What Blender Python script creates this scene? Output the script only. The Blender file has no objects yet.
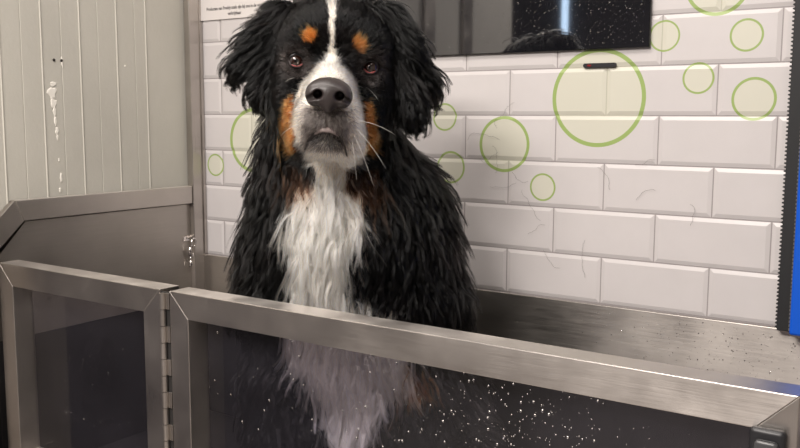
import bpy, bmesh, math, random
import numpy as np
from mathutils import Vector, Matrix
from mathutils.kdtree import KDTree

random.seed(7)
rng = np.random.default_rng(7)
COL = bpy.context.scene.collection

# ------------------------------------------------------------------ camera model
YAW, PITCH, ROLL, FPX = 0.596409, 0.122108, 0.0036533, 880.0
CAM = np.array([0.92047, -1.59708, 1.45780])
FW = np.array([-math.sin(YAW)*math.cos(PITCH), math.cos(YAW)*math.cos(PITCH), -math.sin(PITCH)])
R0 = np.cross(FW, [0, 0, 1.0]); R0 /= np.linalg.norm(R0)
U0 = np.cross(R0, FW)
RT = R0*math.cos(ROLL) + U0*math.sin(ROLL)
UP = -R0*math.sin(ROLL) + U0*math.cos(ROLL)

def ray(px, py):
    return FW + RT*(px-400)/FPX - UP*(py-224)/FPX

def hit(px, py, ax, val):
    v = ray(px, py); t = (val-CAM[ax])/v[ax]
    return CAM + t*v

# ------------------------------------------------------------------ helpers
def link(name, me, mats=(), parent=None, smooth=False):
    o = bpy.data.objects.new(name, me)
    COL.objects.link(o)
    for m in (mats if isinstance(mats, (list, tuple)) else [mats]):
        me.materials.append(m)
    if parent is not None:
        o.parent = parent
    if smooth and hasattr(me, 'polygons'):
        me.polygons.foreach_set('use_smooth', [True]*len(me.polygons))
    return o

def from_bm(name, bm, mats, parent=None, smooth=False, loc=(0, 0, 0)):
    me = bpy.data.meshes.new(name)
    bmesh.ops.recalc_face_normals(bm, faces=bm.faces)
    bm.to_mesh(me); bm.free()
    o = link(name, me, mats, parent, smooth)
    o.location = loc
    return o

def empty(name, loc, rotz=0.0):
    o = bpy.data.objects.new(name, None)
    COL.objects.link(o)
    o.location = loc; o.rotation_euler = (0, 0, rotz)
    o.empty_display_size = .05
    return o

def tag(o, label, cat, group=None, kind=None):
    o['label'] = label; o['category'] = cat
    if group: o['group'] = group
    if kind: o['kind'] = kind
    return o

def struct(o, label=None):
    o['kind'] = 'structure'
    if label: o['label'] = label
    return o

def bx(bm, x0, x1, y0, y1, z0, z1, bev=0.0, seg=2):
    r = bmesh.ops.create_cube(bm, size=1.0)
    vs = r['verts']
    for v in vs:
        v.co = Vector(((x0+x1)/2+v.co.x*(x1-x0), (y0+y1)/2+v.co.y*(y1-y0), (z0+z1)/2+v.co.z*(z1-z0)))
    if bev > 0:
        es = list({e for v in vs for e in v.link_edges})
        bmesh.ops.bevel(bm, geom=es, offset=bev, segments=seg, affect='EDGES', profile=.5)

def prism(bm, pts, axis, a, b, bev=0.0):
    """polygon pts in the two remaining axes, extruded along axis a..b"""
    def mk(p, t):
        if axis == 0: return (t, p[0], p[1])
        if axis == 1: return (p[0], t, p[1])
        return (p[0], p[1], t)
    v1 = [bm.verts.new(mk(p, a)) for p in pts]
    v2 = [bm.verts.new(mk(p, b)) for p in pts]
    n = len(pts)
    fs = [bm.faces.new(v1), bm.faces.new(v2[::-1])]
    for i in range(n):
        fs.append(bm.faces.new((v1[i], v2[i], v2[(i+1) % n], v1[(i+1) % n])))
    if bev > 0:
        bmesh.ops.recalc_face_normals(bm, faces=fs)
        es = list({e for f in fs for e in f.edges})
        bmesh.ops.bevel(bm, geom=es, offset=bev, segments=2, affect='EDGES', profile=.5)

def tube(bm, pts, radii, n=8, cap=True):
    pts = [Vector(p) for p in pts]
    if not hasattr(radii, '__len__'): radii = [radii]*len(pts)
    radii = [float(q) for q in radii]
    rings = []
    up = None
    for i, p in enumerate(pts):
        d = (pts[min(i+1, len(pts)-1)]-pts[max(i-1, 0)])
        if d.length < 1e-9: d = Vector((0, 0, 1))
        d.normalize()
        if up is None:
            up = Vector((0, 0, 1)) if abs(d.z) < .9 else Vector((1, 0, 0))
        s = d.cross(up)
        if s.length < 1e-6: s = d.cross(Vector((1, 0.3, 0)))
        s.normalize(); up = s.cross(d).normalized()
        rings.append([bm.verts.new(p+radii[i]*(math.cos(2*math.pi*k/n)*s+math.sin(2*math.pi*k/n)*up)) for k in range(n)])
    for a, b in zip(rings, rings[1:]):
        for k in range(n):
            bm.faces.new((a[k], a[(k+1) % n], b[(k+1) % n], b[k]))
    if cap:
        bm.faces.new(rings[0][::-1]); bm.faces.new(rings[-1])

# ------------------------------------------------------------------ materials
def mat(name, col=(.8, .8, .8), rough=.5, metal=0.0, **kw):
    m = bpy.data.materials.new(name); m.use_nodes = True
    b = m.node_tree.nodes['Principled BSDF']
    b.inputs['Base Color'].default_value = (*col, 1)
    b.inputs['Roughness'].default_value = rough
    b.inputs['Metallic'].default_value = metal
    for k, v in kw.items():
        b.inputs[k].default_value = v
    return m

class NT:
    def __init__(s, m):
        s.t = m.node_tree; s.b = s.t.nodes.get('Principled BSDF')
    def n(s, typ, **kw):
        x = s.t.nodes.new(typ)
        for k, v in kw.items(): setattr(x, k, v)
        return x
    def l(s, a, b): s.t.links.new(a, b)
    def math(s, op, a, b=None):
        x = s.n('ShaderNodeMath', operation=op)
        for i, v in enumerate((a, b)):
            if v is None: continue
            if isinstance(v, (int, float)): x.inputs[i].default_value = v
            else: s.l(v, x.inputs[i])
        return x.outputs[0]
    def noise(s, vec, scale, detail=4, rough=.55):
        x = s.n('ShaderNodeTexNoise'); x.inputs['Scale'].default_value = scale
        x.inputs['Detail'].default_value = detail; x.inputs['Roughness'].default_value = rough
        s.l(vec, x.inputs['Vector']); return x.outputs['Fac']
    def ramp(s, fac, stops):
        x = s.n('ShaderNodeValToRGB'); e = x.color_ramp.elements
        while len(e) < len(stops): e.new(.5)
        for i, (p, c) in enumerate(stops):
            e[i].position = p; e[i].color = (*c, 1) if len(c) == 3 else c
        s.l(fac, x.inputs[0]); return x.outputs[0]
    def mix(s, fac, a, b, typ='MIX'):
        x = s.n('ShaderNodeMix', data_type='RGBA', blend_type=typ)
        for i, v in ((0, fac), (6, a), (7, b)):
            if isinstance(v, (int, float)): x.inputs[i].default_value = v
            elif isinstance(v, tuple): x.inputs[i].default_value = (*v, 1)
            else: s.l(v, x.inputs[i])
        return x.outputs[2]
    def obj(s, scale=(1, 1, 1)):
        t = s.n('ShaderNodeTexCoord'); mp = s.n('ShaderNodeMapping')
        mp.inputs['Scale'].default_value = scale
        s.l(t.outputs['Object'], mp.inputs['Vector']); return mp.outputs[0]
    def bump(s, h, strength=.2, dist=.001):
        x = s.n('ShaderNodeBump'); x.inputs['Strength'].default_value = strength
        x.inputs['Distance'].default_value = dist
        s.l(h, x.inputs['Height']); s.l(x.outputs[0], s.b.inputs['Normal'])

def steel(name, col=(.50, .455, .42), rough=.36, stretch=(3, 3, 220), blotch=.35, brush=(1, .6, 0)):
    m = mat(name, col, rough, 1.0); N = NT(m)
    v = N.obj(stretch); f = N.noise(v, 6, 3)
    v2 = N.obj((1, 1, 1)); g = N.noise(v2, 7, 5)
    fine = N.noise(v2, 240, 2)
    r = N.math('ADD', N.math('MULTIPLY', f, .22), N.math('MULTIPLY', g, blotch))
    r = N.math('ADD', r, rough-.11-blotch*.5)
    N.l(r, N.b.inputs['Roughness'])
    c = N.ramp(g, [(.3, tuple(x*.86 for x in col)), (.7, tuple(min(1, x*1.06) for x in col))])
    c = N.mix(N.math('MULTIPLY', f, .35), c, tuple(x*.75 for x in col))
    N.l(c, N.b.inputs['Base Color'])
    N.bump(N.math('ADD', f, N.math('MULTIPLY', fine, .3)), .12, .0006)
    if brush:
        cv = N.n('ShaderNodeCombineXYZ')
        for i in range(3): cv.inputs[i].default_value = brush[i]
        N.l(cv.outputs[0], N.b.inputs['Tangent']); N.b.inputs['Anisotropic'].default_value = .75; N.b.inputs['Anisotropic Rotation'].default_value = .25
    return m

M = {}
M['steel_h'] = steel('brushed_steel_rail', col=(.58, .54, .505), stretch=(3, 3, 240))
M['steel_v'] = steel('brushed_steel_stile', col=(.56, .52, .485), stretch=(240, 240, 3), brush=None)
M['steel_panel'] = steel('wet_steel_panel', (.50, .465, .43), .42, (2, 2, 60), .3)
M['steel_shade'] = steel('tub_steel_shade', (.10, .095, .10), .5, (60, 60, 2), .3, None)  # steel colour darkened to paint in the shade inside the tub
M['chrome'] = mat('chrome', (.75, .72, .70), .15, 1.0)
M['gap'] = mat('dark_gap', (.02, .018, .017), .7)
M['black'] = mat('black_plastic', (.018, .018, .02), .38)
M['rubber'] = mat('black_rubber', (.012, .012, .013), .6)
M['blue'] = mat('blue_lacquer', (.005, .10, .62), .35)
M['screen'] = mat('screen_glass', (.008, .008, .010), .035, IOR=2.1)
M['bezel'] = mat('screen_bezel', (.01, .01, .011), .3)
M['red'] = mat('red_lens', (.22, .008, .01), .3)
M['paper'] = mat('printed_sheet', (.74, .70, .675), .55)
M['ink'] = mat('black_ink', (.05, .045, .045), .6)
M['hairline'] = mat('stray_hair_black', (.09, .08, .075), .5)
M['filler'] = mat('filler_white', (.80, .77, .70), .7)
M['screwhead'] = mat('dark_screw', (.05, .045, .04), .4, .6)

def drop_mat():
    m = mat('water', (1, 1, 1), .02); b = m.node_tree.nodes['Principled BSDF']
    b.inputs['Transmission Weight'].default_value = 1.0
    b.inputs['IOR'].default_value = 1.33
    return m
M['water'] = drop_mat()

def glass_mat():
    m = bpy.data.materials.new('tinted_acrylic'); m.use_nodes = True
    t = m.node_tree; t.nodes.clear()
    out = t.nodes.new('ShaderNodeOutputMaterial')
    tr = t.nodes.new('ShaderNodeBsdfTransparent'); tr.inputs[0].default_value = (.90, .88, .92, 1)
    gl = t.nodes.new('ShaderNodeBsdfGlossy'); gl.inputs['Roughness'].default_value = .06
    gl.inputs[0].default_value = (1, 1, 1, 1)
    df = t.nodes.new('ShaderNodeBsdfDiffuse'); df.inputs[0].default_value = (.26, .25, .30, 1)
    fr = t.nodes.new('ShaderNodeFresnel'); fr.inputs[0].default_value = 1.5
    m0 = t.nodes.new('ShaderNodeMixShader'); m1 = t.nodes.new('ShaderNodeMixShader')
    tc = t.nodes.new('ShaderNodeTexCoord'); nz = t.nodes.new('ShaderNodeTexNoise'); nz.inputs['Scale'].default_value = 9
    nz.inputs['Detail'].default_value = 6
    mr = t.nodes.new('ShaderNodeMapRange'); mr.inputs['To Min'].default_value = .0; mr.inputs['To Max'].default_value = .035
    t.links.new(tc.outputs['Object'], nz.inputs['Vector']); t.links.new(nz.outputs['Fac'], mr.inputs['Value'])
    t.links.new(mr.outputs[0], m0.inputs[0])
    t.links.new(tr.outputs[0], m0.inputs[1]); t.links.new(df.outputs[0], m0.inputs[2])
    ge = t.nodes.new('ShaderNodeNewGeometry'); mm = t.nodes.new('ShaderNodeMath'); mm.operation = 'SUBTRACT'; mm.inputs[0].default_value = 1.0
    t.links.new(ge.outputs['Backfacing'], mm.inputs[1]); m2 = t.nodes.new('ShaderNodeMath'); m2.operation = 'MULTIPLY'
    t.links.new(fr.outputs[0], m2.inputs[0]); t.links.new(mm.outputs[0], m2.inputs[1])
    t.links.new(m2.outputs[0], m1.inputs[0]); t.links.new(m0.outputs[0], m1.inputs[1]); t.links.new(gl.outputs[0], m1.inputs[2])
    t.links.new(m1.outputs[0], out.inputs[0])
    return m
M['acrylic'] = glass_mat()

# tile print: pale glazed tiles with green rings printed across them
RINGS = [(.287, 1.493, .0925, .0078), (.091, 1.402, .0565, .0062), (.409, 1.602, .028, .0032), (.550, 1.597, .028, .0036),
         (.472, 1.526, .0278, .0036), (.567, 1.489, .037, .0046), (.178, 1.319, .0275, .0036), (-.034, 1.351, .034, .0042),
         (-.050, 1.456, .029, .0038), (.498, 1.688, .056, .0062), (-.733, 1.332, .0285, .0040), (-.600, 1.397, .079, .0085)]
def tile_mat(name, base):
    m = mat(name, base, .34); N = NT(m)
    tc = N.n('ShaderNodeTexCoord'); sp = N.n('ShaderNodeSeparateXYZ'); N.l(tc.outputs['Object'], sp.inputs[0])
    v = tc.outputs['Object']
    nz = N.noise(v, 14, 5); nf = N.noise(v, 420, 2)
    c = N.ramp(nz, [(.3, tuple(x*.955 for x in base)), (.7, base)])
    c = N.mix(N.math('MULTIPLY', nf, .10), c, tuple(x*.8 for x in base))
    for (cx, cz, r, w) in RINGS:
        dx = N.math('SUBTRACT', sp.outputs[0], cx); dz = N.math('SUBTRACT', sp.outputs[2], cz)
        d = N.math('SQRT', N.math('ADD', N.math('MULTIPLY', dx, dx), N.math('MULTIPLY', dz, dz)))
        inside = N.math('LESS_THAN', d, r)
        ring = N.math('MULTIPLY', inside, N.math('GREATER_THAN', d, r-w))
        c = N.mix(N.math('MULTIPLY', inside, .55), c, (.66, .66, .49))
        c = N.mix(N.math('MULTIPLY', ring, .92), c, (.30, .42, .11))
    N.l(c, N.b.inputs['Base Color'])
    return m
M['tile'] = tile_mat('glazed_tile_print', (.655, .62, .615))
M['grout'] = tile_mat('tile_joint', (.36, .325, .325))

def plaster(name, col, bump=.25, sc=90):
    m = mat(name, col, .7); N = NT(m); v = N.obj()
    a = N.noise(v, sc, 4); b = N.noise(v, 4, 4)
    c = N.ramp(b, [(.3, tuple(x*.9 for x in col)), (.7, col)])
    N.l(c, N.b.inputs['Base Color']); N.bump(a, bump, .0012)
    return m
M['wallboard'] = plaster('beige_ribbed_board', (.54, .52, .46), .5, 70)
M['roomwall'] = plaster('room_wall', (.42, .40, .37))
M['darkwall'] = plaster('dark_room_wall', (.075, .07, .08))
M['floor'] = plaster('grey_floor', (.34, .31, .29))
M['ceil'] = plaster('white_ceiling', (.6, .58, .54))

# ------------------------------------------------------------------ back wall, tiles
ZT = 1.64; RH = .09; TW = 2.246763*.09
bm = bmesh.new()
bx(bm, -.83, 2.6, 0.0006, .08, 0, 2.75)
wall = struct(from_bm('wall_back', bm, M['grout']), 'wall clad in white metro tiles with green rings')
def tile(bm, x0, x1, z0, z1, d=.0016, b=.0070):
    g = .0011
    x0 += g; x1 -= g; z0 += g; z1 -= g
    if x1-x0 < .004: return
    b = min(b, (x1-x0)*.3)
    o = [(x0, z0), (x1, z0), (x1, z1), (x0, z1)]
    i = [(x0+b, z0+b), (x1-b, z0+b), (x1-b, z1-b), (x0+b, z1-b)]
    vo = [bm.verts.new((x, .0004, z)) for x, z in o]
    vi = [bm.verts.new((x, -d, z)) for x, z in i]
    bm.faces.new(vi)
    for k in range(4):
        bm.faces.new((vo[k], vo[(k+1) % 4], vi[(k+1) % 4], vi[k]))
bm = bmesh.new()
XL, XR = -.772, .70
for row in range(-11, 6):
    zt = ZT-row*RH; zb = zt-RH
    off = 0.0 if row % 2 == 0 else .5
    k = -6
    while k < 8:
        a = (k+off)*TW; b = a+TW; k += 1
        a = max(a, XL); b = min(b, XR)
        if b > a+.004: tile(bm, a, b, zb, zt)
o = from_bm('tiles', bm, M['tile'], wall)

# poster sheet with two printed lines
bm = bmesh.new(); bx(bm, -.771, -.43, -.0052, -.0038, 1.694, 2.02)
pst = tag(from_bm('poster', bm, M['paper']), 'white printed notice sheet on the tiles at upper left with small black text', 'poster')
def text(body, x, z, size, parent, name='printed_text', sx=1.0):
    cu = bpy.data.curves.new(name, 'FONT'); cu.body = body; cu.size = size; cu.align_x = 'CENTER'; cu.align_y = 'CENTER'
    cu.offset = .00022
    cu.materials.append(M['ink'])
    tmp = bpy.data.objects.new(name, cu); me = bpy.data.meshes.new_from_object(tmp); bpy.data.objects.remove(tmp)
    o = bpy.data.objects.new(name, me); COL.objects.link(o)
    o.location = (x, -.0056, z); o.rotation_euler = (math.pi/2, 0, 0); o.scale = (sx, 1, 1); o.parent = parent
    return o
text('Producten van Freddy zoals zijn bij ons in de winkel', -.650, 1.7205, .0112, pst, sx=.84)
text('verkrijgbaar', -.652, 1.7065, .0112, pst, sx=.84)

# screen
scr = empty('wall_screen', (0, 0, 1.583))
tag(scr, 'black glossy screen with water drops mounted high on the tiled wall', 'screen')
def loc(o, p):
    o.matrix_parent_inverse = Matrix.Identity(4)
    o.location = Vector(o.location)-Vector(p)
bm = bmesh.new(); bx(bm, -.46, .385, -.0100, -.0030, 1.583, 2.08, .0008)
h = from_bm('housing', bm, M['bezel'], scr); loc(h, scr.location)
bm = bmesh.new(); bx(bm, -.459, .384, -.0112, -.0100, 1.584, 2.079)
h = from_bm('glass_panel', bm, M['screen'], scr); loc(h, scr.location)
h['label'] = 'dark reflective glass'

# receiver slot under the screen
rs = empty('sensor_slot', (.2895, 0, 1.5535)); tag(rs, 'small black sensor slot with red lens in the large green ring', 'sensor')
def stadium(bm, cx, cz, hw, hh, y0, y1, n=10):
    pts = []
    for k in range(n+1):
        a = -math.pi/2+math.pi*k/n; pts.append((cx+hw-hh+hh*math.cos(a), cz+hh*math.sin(a)))
    for k in range(n+1):
        a = math.pi/2+math.pi*k/n; pts.append((cx-hw+hh+hh*math.cos(a), cz+hh*math.sin(a)))
    prism(bm, pts, 1, y0, y1)
bm = bmesh.new(); stadium(bm, 0, 0, .0325, .0040, -.0052, -.0017)
from_bm('slot_cover', bm, M['black'], rs)
bm = bmesh.new(); stadium(bm, -.020, 0, .004, .0016, -.0058, -.0052)
from_bm('red_lens', bm, M['red'], rs)

# loose hairs stuck to the tiles
bm = bmesh.new()
def squig(px, py, n, spread, curl):
    p = hit(px, py, 1, -.0045); x, z = p[0], p[2]
    a = random.uniform(0, 6.28); pts = []
    for i in range(n):
        pts.append((x, -.0042-random.uniform(0, .0006), z)); a += random.uniform(-curl, curl)
        x += math.cos(a)*spread; z += math.sin(a)*spread
    tube(bm, pts, .00020, 4)
for (px, py, n) in [(497, 128, 14), (500, 140, 16), (492, 146, 12), (498, 152, 10), (516, 183, 12), (522, 190, 14), (585, 240, 14), (655, 160, 8), (610, 190, 10),
                    (512, 172, 9), (636, 200, 9), (690, 226, 9), (560, 268, 10), (545, 225, 9)]:
    squig(px, py, int(n*1.3), .0045, .55)
tag(from_bm('stray_hairs', bm, M['hairline']), 'loose wet dog hairs stuck to the white tiles', 'hair', kind='stuff')

# ------------------------------------------------------------------ left booth wall with ribs
XS = -.776
bm = bmesh.new()
prof = []
y = -.02
ribs = [-.075, -.118, -.163, -.196, -.248, -.300, -.348, -.396, -.444, -.492, -.540, -.588, -.636, -.684, -.732]
ys = []
yy = 0.0
pts = [(0.0, -.792)]
for i, r in enumerate(ribs):
    if i >= 2:
        if i % 2 == 0:
            pts += [(r+.0020, -.792), (r+.0006, -.7902), (r-.0006, -.7902), (r-.0020, -.792)]
        else:
            pts += [(r+.0014, -.792), (r, -.7934), (r-.0014, -.792)]
pts += [(-.78, -.792)]
top, bot = 2.75, 1.24
vs = [(bm.verts.new((x, y, bot)), bm.verts.new((x, y, top))) for y, x in pts]
for a, b in zip(vs, vs[1:]):
    bm.faces.new((a[0], b[0], b[1], a[1]))
bx(bm, -.86, -.794, -.78, 0, 1.24, 2.75)
wl = struct(from_bm('wall_left', bm, M['wallboard']), 'beige ribbed wall board left of the tiles')
# filler smear and screws
def lwp(px, py, d=.0): 
    p = hit(px, py, 0, -.792+d); return p
bm = bmesh.new()
def blob(bm, px, py, rw, rh, seed):
    rr = random.Random(seed); c = lwp(px, py); n = 14
    ring = []
    for k in range(n):
        a = 2*math.pi*k/n; q = rr.uniform(.65, 1.2)
        ring.append((c[1]+rw*q*math.cos(a), c[2]+rh*q*math.sin(a)))
    vo = [bm.verts.new((-.7918, y, z)) for y, z in ring]
    vi = [bm.verts.new((-.7908, c[1]+(y-c[1])*.75, c[2]+(z-c[2])*.75)) for y, z in ring]
    bm.faces.new(vi)
    for k in range(n): bm.faces.new((vo[k], vo[(k+1) % n], vi[(k+1) % n], vi[k]))
for i, (px, py, w, hh) in enumerate([(53, 84, .008, .006), (52, 93, .013, .014), (53.5, 103, .008, .012), (54.5, 111, .0045, .013), (55.5, 121, .0035, .013), (57, 131, .005, .008), (57.5, 137, .0025, .008),
                                     (61, 178, .0035, .014), (60, 190, .003, .007), (59, 160, .002, .005), (62, 62, .003, .012), (125, 66, .002, .003)]):
    blob(bm, px, py, w, hh, i)
f = from_bm('filler_smear', bm, M['filler'], wl); f['label'] = 'patch of white filler'
for (px, py, lab) in [(54, 60, 'left of the two dark screws in the beige wall'), (61.5, 60.5, 'right of the two dark screws in the beige wall')]:
    bm = bmesh.new(); bmesh.ops.create_uvsphere(bm, u_segments=14, v_segments=8, radius=.0034)
    for v in bm.verts: v.co.x *= .45
    c = lwp(px, py, .001)
    s = tag(from_bm('screw', bm, M['screwhead'], None, True, tuple(c)), lab, 'screw', 'screws in the beige wall')

# corner post (steel)
bm = bmesh.new(); bx(bm, -.800, -.7725, -.042, -.0008, .72, 2.75, .0015)
cp = struct(from_bm('trim_1', bm, M['steel_v']), 'vertical steel corner post between the beige board and the tiles')
bm = bmesh.new(); bx(bm, -.7725, -.7690, -.010, -.0008, 1.10, 2.75, .0006)
from_bm('corner_bead', bm, M['steel_v'], cp)

# ------------------------------------------------------------------ tub
TF = .68
tub = empty('wash_tub', (0, -.29, TF-.02)); tag(tub, 'stainless steel dog wash tub with splash panels below the tiled wall', 'tub')
tp = tuple(tub.location)
def part(name, bm, m, root, smooth=False):
    o = from_bm(name, bm, m, root, smooth); loc(o, root.location); return o
bm = bmesh.new(); bx(bm, -.7725, .755, -.012, -.0045, .965, 1.099, .001)
bs = part('back_splash', bm, M['steel_panel'], tub)
bm = bmesh.new(); bx(bm, -.784, .755, -.0105, -.0045, TF, .9645, .0005)  # lower wall split off from the splash to carry the painted shade
p = part('basin_wall', bm, M['steel_shade'], tub); p['label'] = 'lower basin wall with shade painted into its steel'
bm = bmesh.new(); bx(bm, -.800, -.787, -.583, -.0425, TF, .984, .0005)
p = part('basin_wall', bm, M['steel_shade'], tub); p['label'] = 'lower basin wall with shade painted into its steel'
bm = bmesh.new(); prism(bm, [(-.0425, .985), (-.0425, 1.232), (-.505, 1.232), (-.583, 1.152), (-.583, .985)], 0, -.802, -.786)
part('side_panel', bm, M['steel_panel'], tub)
bm = bmesh.new(); prism(bm, [(-.0425, 1.2345), (-.0425, 1.279), (-.533, 1.279), (-.5125, 1.2345)], 0, -.815, -.776, .0016)
part('top_rail', bm, M['steel_h'], tub)
bm = bmesh.new(); prism(bm, [(-.5135, 1.2345), (-.534, 1.279), (-.665, 1.158), (-.598, 1.158)], 0, -.815, -.776, .0016)
part('sloping_rail', bm, M['steel_h'], tub)
bm = bmesh.new(); prism(bm, [(-.598, TF), (-.598, 1.157), (-.665, 1.157), (-.665, TF)], 0, -.815, -.776, .0016)
part('front_post', bm, M['steel_v'], tub)
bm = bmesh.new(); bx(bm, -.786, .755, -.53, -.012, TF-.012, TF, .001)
part('tub_floor', bm, M['steel_shade'], tub)
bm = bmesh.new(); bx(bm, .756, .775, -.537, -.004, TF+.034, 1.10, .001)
part('end_panel', bm, M['steel_shade'], tub)
bm = bmesh.new(); bx(bm, -.776, .775, -.61, -.53, .12, TF+.032, .002)
part('front_apron', bm, M['steel_h'], tub)
for sx in (-.74, .72):
    for sy in (-.57, -.06):
        bm = bmesh.new(); bx(bm, sx-.02, sx+.02, sy-.02, sy+.02, 0, TF-.013, .002)
        part('leg', bm, M['steel_v'], tub)

# tether hook on the side panel near the corner
th = empty('tether_hook', (-.786, -.052, 1.14)); tag(th, 'small chrome tether hook and snap clip on the steel side panel by the corner', 'hook')
bm = bmesh.new(); bx(bm, -.786, -.783, -.070, -.030, 1.138, 1.150, .001)
part('plate', bm, M['chrome'], th)
bm = bmesh.new()
c = (-.774, -.046, 1.133); pts = [(c[0]+.004*math.sin(t*.5), c[1]+.0095*math.cos(t), c[2]+.0115*math.sin(t)) for t in np.linspace(-1.2, 4.2, 18)]
tube(bm, pts, .0022, 8); part('ring', bm, M['chrome'], th, True)
bm = bmesh.new()
tube(bm, [(-.776, -.054, 1.126), (-.775, -.056, 1.114), (-.775, -.055, 1.100)], [.0035, .0045, .0035], 10)
tube(bm, [(-.775, -.055, 1.100), (-.774, -.048, 1.096), (-.775, -.047, 1.107)], .002, 8)
part('snap_clip', bm, M['chrome'], th, True)
bm = bmesh.new()
tube(bm, [(-.775, -.055, 1.098), (-.775, -.055, 1.088)], .0022, 8)
tube(bm, [(-.775, -.056, 1.088), (-.775, -.052, 1.079), (-.775, -.057, 1.074)], [.0032, .0038, .003], 10)
part('swivel', bm, M['chrome'], th, True)

# ------------------------------------------------------------------ gates
GF, GB = -.585, -.540          # front and back of the tube frame
GT, GW = 1.1565, .045
GBOT = .715
def gate(x0, x1, label):
    g = empty('tub_gate', ((x0+x1)/2, (GF+GB)/2, GBOT)); tag(g, label, 'gate', 'framed gates along the tub front')
    e = .0011
    bm = bmesh.new(); prism(bm, [(x0, GT), (x1, GT), (x1-GW, GT-GW), (x0+GW, GT-GW)], 1, GF, GB, e)
    part('top_rail', bm, M['steel_h'], g)
    bm = bmesh.new(); prism(bm, [(x0, GBOT), (x1, GBOT), (x1-GW, GBOT+GW), (x0+GW, GBOT+GW)], 1, GF, GB, e)
    part('bottom_rail', bm, M['steel_h'], g)
    bm = bmesh.new(); prism(bm, [(x0, GBOT), (x0, GT), (x0+GW, GT-GW), (x0+GW, GBOT+GW)], 1, GF, GB, e)
    part('stile', bm, M['steel_v'], g)
    bm = bmesh.new(); prism(bm, [(x1, GBOT), (x1, GT), (x1-GW, GT-GW), (x1-GW, GBOT+GW)], 1, GF, GB, e)
    part('stile', bm, M['steel_v'], g)
    bm = bmesh.new(); bx(bm, x0+GW-.002, x1-GW+.002, -.5445, -.5405, GBOT+GW-.002, GT-GW+.002)
    p = part('glass_pane', bm, M['acrylic'], g); p['label'] = 'dark tinted see-through pane'
    return g
g1 = gate(-.762, -.272, 'short framed gate with tinted pane left of the hinge')
g2 = gate(-.2475, .760, 'long framed gate with tinted pane in front of the dog')
# hinge between the gates
hg = empty('hinge', (-.2600, GF-.004, .80)); tag(hg, 'long steel piano hinge joining the two tub gates', 'hinge')
bm = bmesh.new(); bx(bm, -.2718, -.2479, GF+.002, GF+.006, .80, 1.153)
part('leaf_plate', bm, M['gap'], hg)
z = 1.152; i = 0
while z > .82:
    bm = bmesh.new()
    tube(bm, [(-.2625, GF-.0035, z), (-.2625, GF-.0035, z-.0285)], .0058, 14)
    if i % 2 == 0: bx(bm, -.2625, -.2485, GF-.001, GF+.002, z-.0285, z, .0004)
    else: bx(bm, -.2715, -.2625, GF-.001, GF+.002, z-.0285, z, .0004)
    part('knuckle', bm, M['steel_v'], hg, False)
    z -= .0295; i += 1
# latch
lt = empty('gate_latch', (.731, GF, 1.07)); tag(lt, 'black rounded latch on the right end of the long gate', 'latch')
bm = bmesh.new(); bx(bm, .712, .7505, GF-.014, GF-.0005, 1.03, 1.117, .006, 4)
part('latch_body', bm, M['black'], lt, True)
bm = bmesh.new(); bx(bm, .7185, .7445, GF-.021, GF-.0145, 1.04, 1.106, .005, 4)
o = part('thumb_pad', bm, mat('grey_plastic', (.06, .06, .062), .3), lt, True); o['label'] = 'dark grey pad'

# blue cabinet and black toothed strip at the right edge
bc = empty('cabinet', (.80, -.06, 1.105)); tag(bc, 'tall blue cabinet standing at the right edge of the tiles behind the gate', 'cabinet')
bm = bmesh.new(); bx(bm, .654, 1.05, -.06, -.0045, 1.1005, 2.70, .004)
part('body', bm, M['blue'], bc)
bm = bmesh.new(); bx(bm, .6535, .654, -.05, -.02, 1.1005, 2.70)
part('side_lining', bm, M['rubber'], bc)
bs2 = empty('brush_seal', (.64, -.03, 1.1005)); tag(bs2, 'black toothed sealing strip running up beside the blue cabinet', 'seal')
bm = bmesh.new(); bx(bm, .6300, .6530, -.034, -.0045, 1.1005, 2.70, .001)
part('strip', bm, M['rubber'], bs2)
bm = bmesh.new(); zz = 1.103
while zz < 1.95:
    prism(bm, [(.6300, zz), (.6262, zz+.0016), (.6262, zz+.0032), (.6300, zz+.0046)], 1, -.030, -.008); zz += .0066
part('teeth', bm, M['rubber'], bs2)
bm = bmesh.new(); zz = 1.103
while zz < 1.95:
    bx(bm, .6490, .6530, -.0375, -.0340, zz, zz+.0035); zz += .0066
part('zip', bm, mat('zip_grey', (.16, .15, .14), .4), bs2)

# ------------------------------------------------------------------ water drops
def dome(bm, x, y, z, r, ny):
    """a low dome on a vertical face pointing to ny (+-1 in y)"""
    n = 8; el = random.uniform(.9, 1.25)
    r1 = [bm.verts.new((x+r*math.cos(2*math.pi*k/n), y, z+r*el*math.sin(2*math.pi*k/n))) for k in range(n)]
    r2 = [bm.verts.new((x+r*.72*math.cos(2*math.pi*k/n), y+ny*r*.38, z+r*el*.72*math.sin(2*math.pi*k/n))) for k in range(n)]
    c = bm.verts.new((x, y+ny*r*.55, z))
    for k in range(n):
        bm.faces.new((r1[k], r1[(k+1) % n], r2[(k+1) % n], r2[k])); bm.faces.new((r2[k], r2[(k+1) % n], c))
    bm.faces.new(r1[::-1])
def drops(n, y, ny, fn, r0, r1):
    bm = bmesh.new(); k = 0; tries = 0
    while k < n and tries < n*30:
        tries += 1; q = fn()
        if q is None: continue
        dome(bm, q[0], y, q[1], r0+(r1-r0)*random.random()**3, ny); k += 1
    return bm
def f_gate():
    u = random.random()
    if u < .62: px, py = random.gauss(510, 62), random.gauss(425, 34)
    elif u < .8: px, py = random.uniform(210, 700), random.uniform(330, 560)
    else: px, py = random.gauss(290, 50), random.uniform(360, 520)
    p = hit(px, py, 1, -.5447)
    if not (-.20 < p[0] < .71 and .84 < p[2] < 1.108): return None
    return p[0], p[2]
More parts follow.
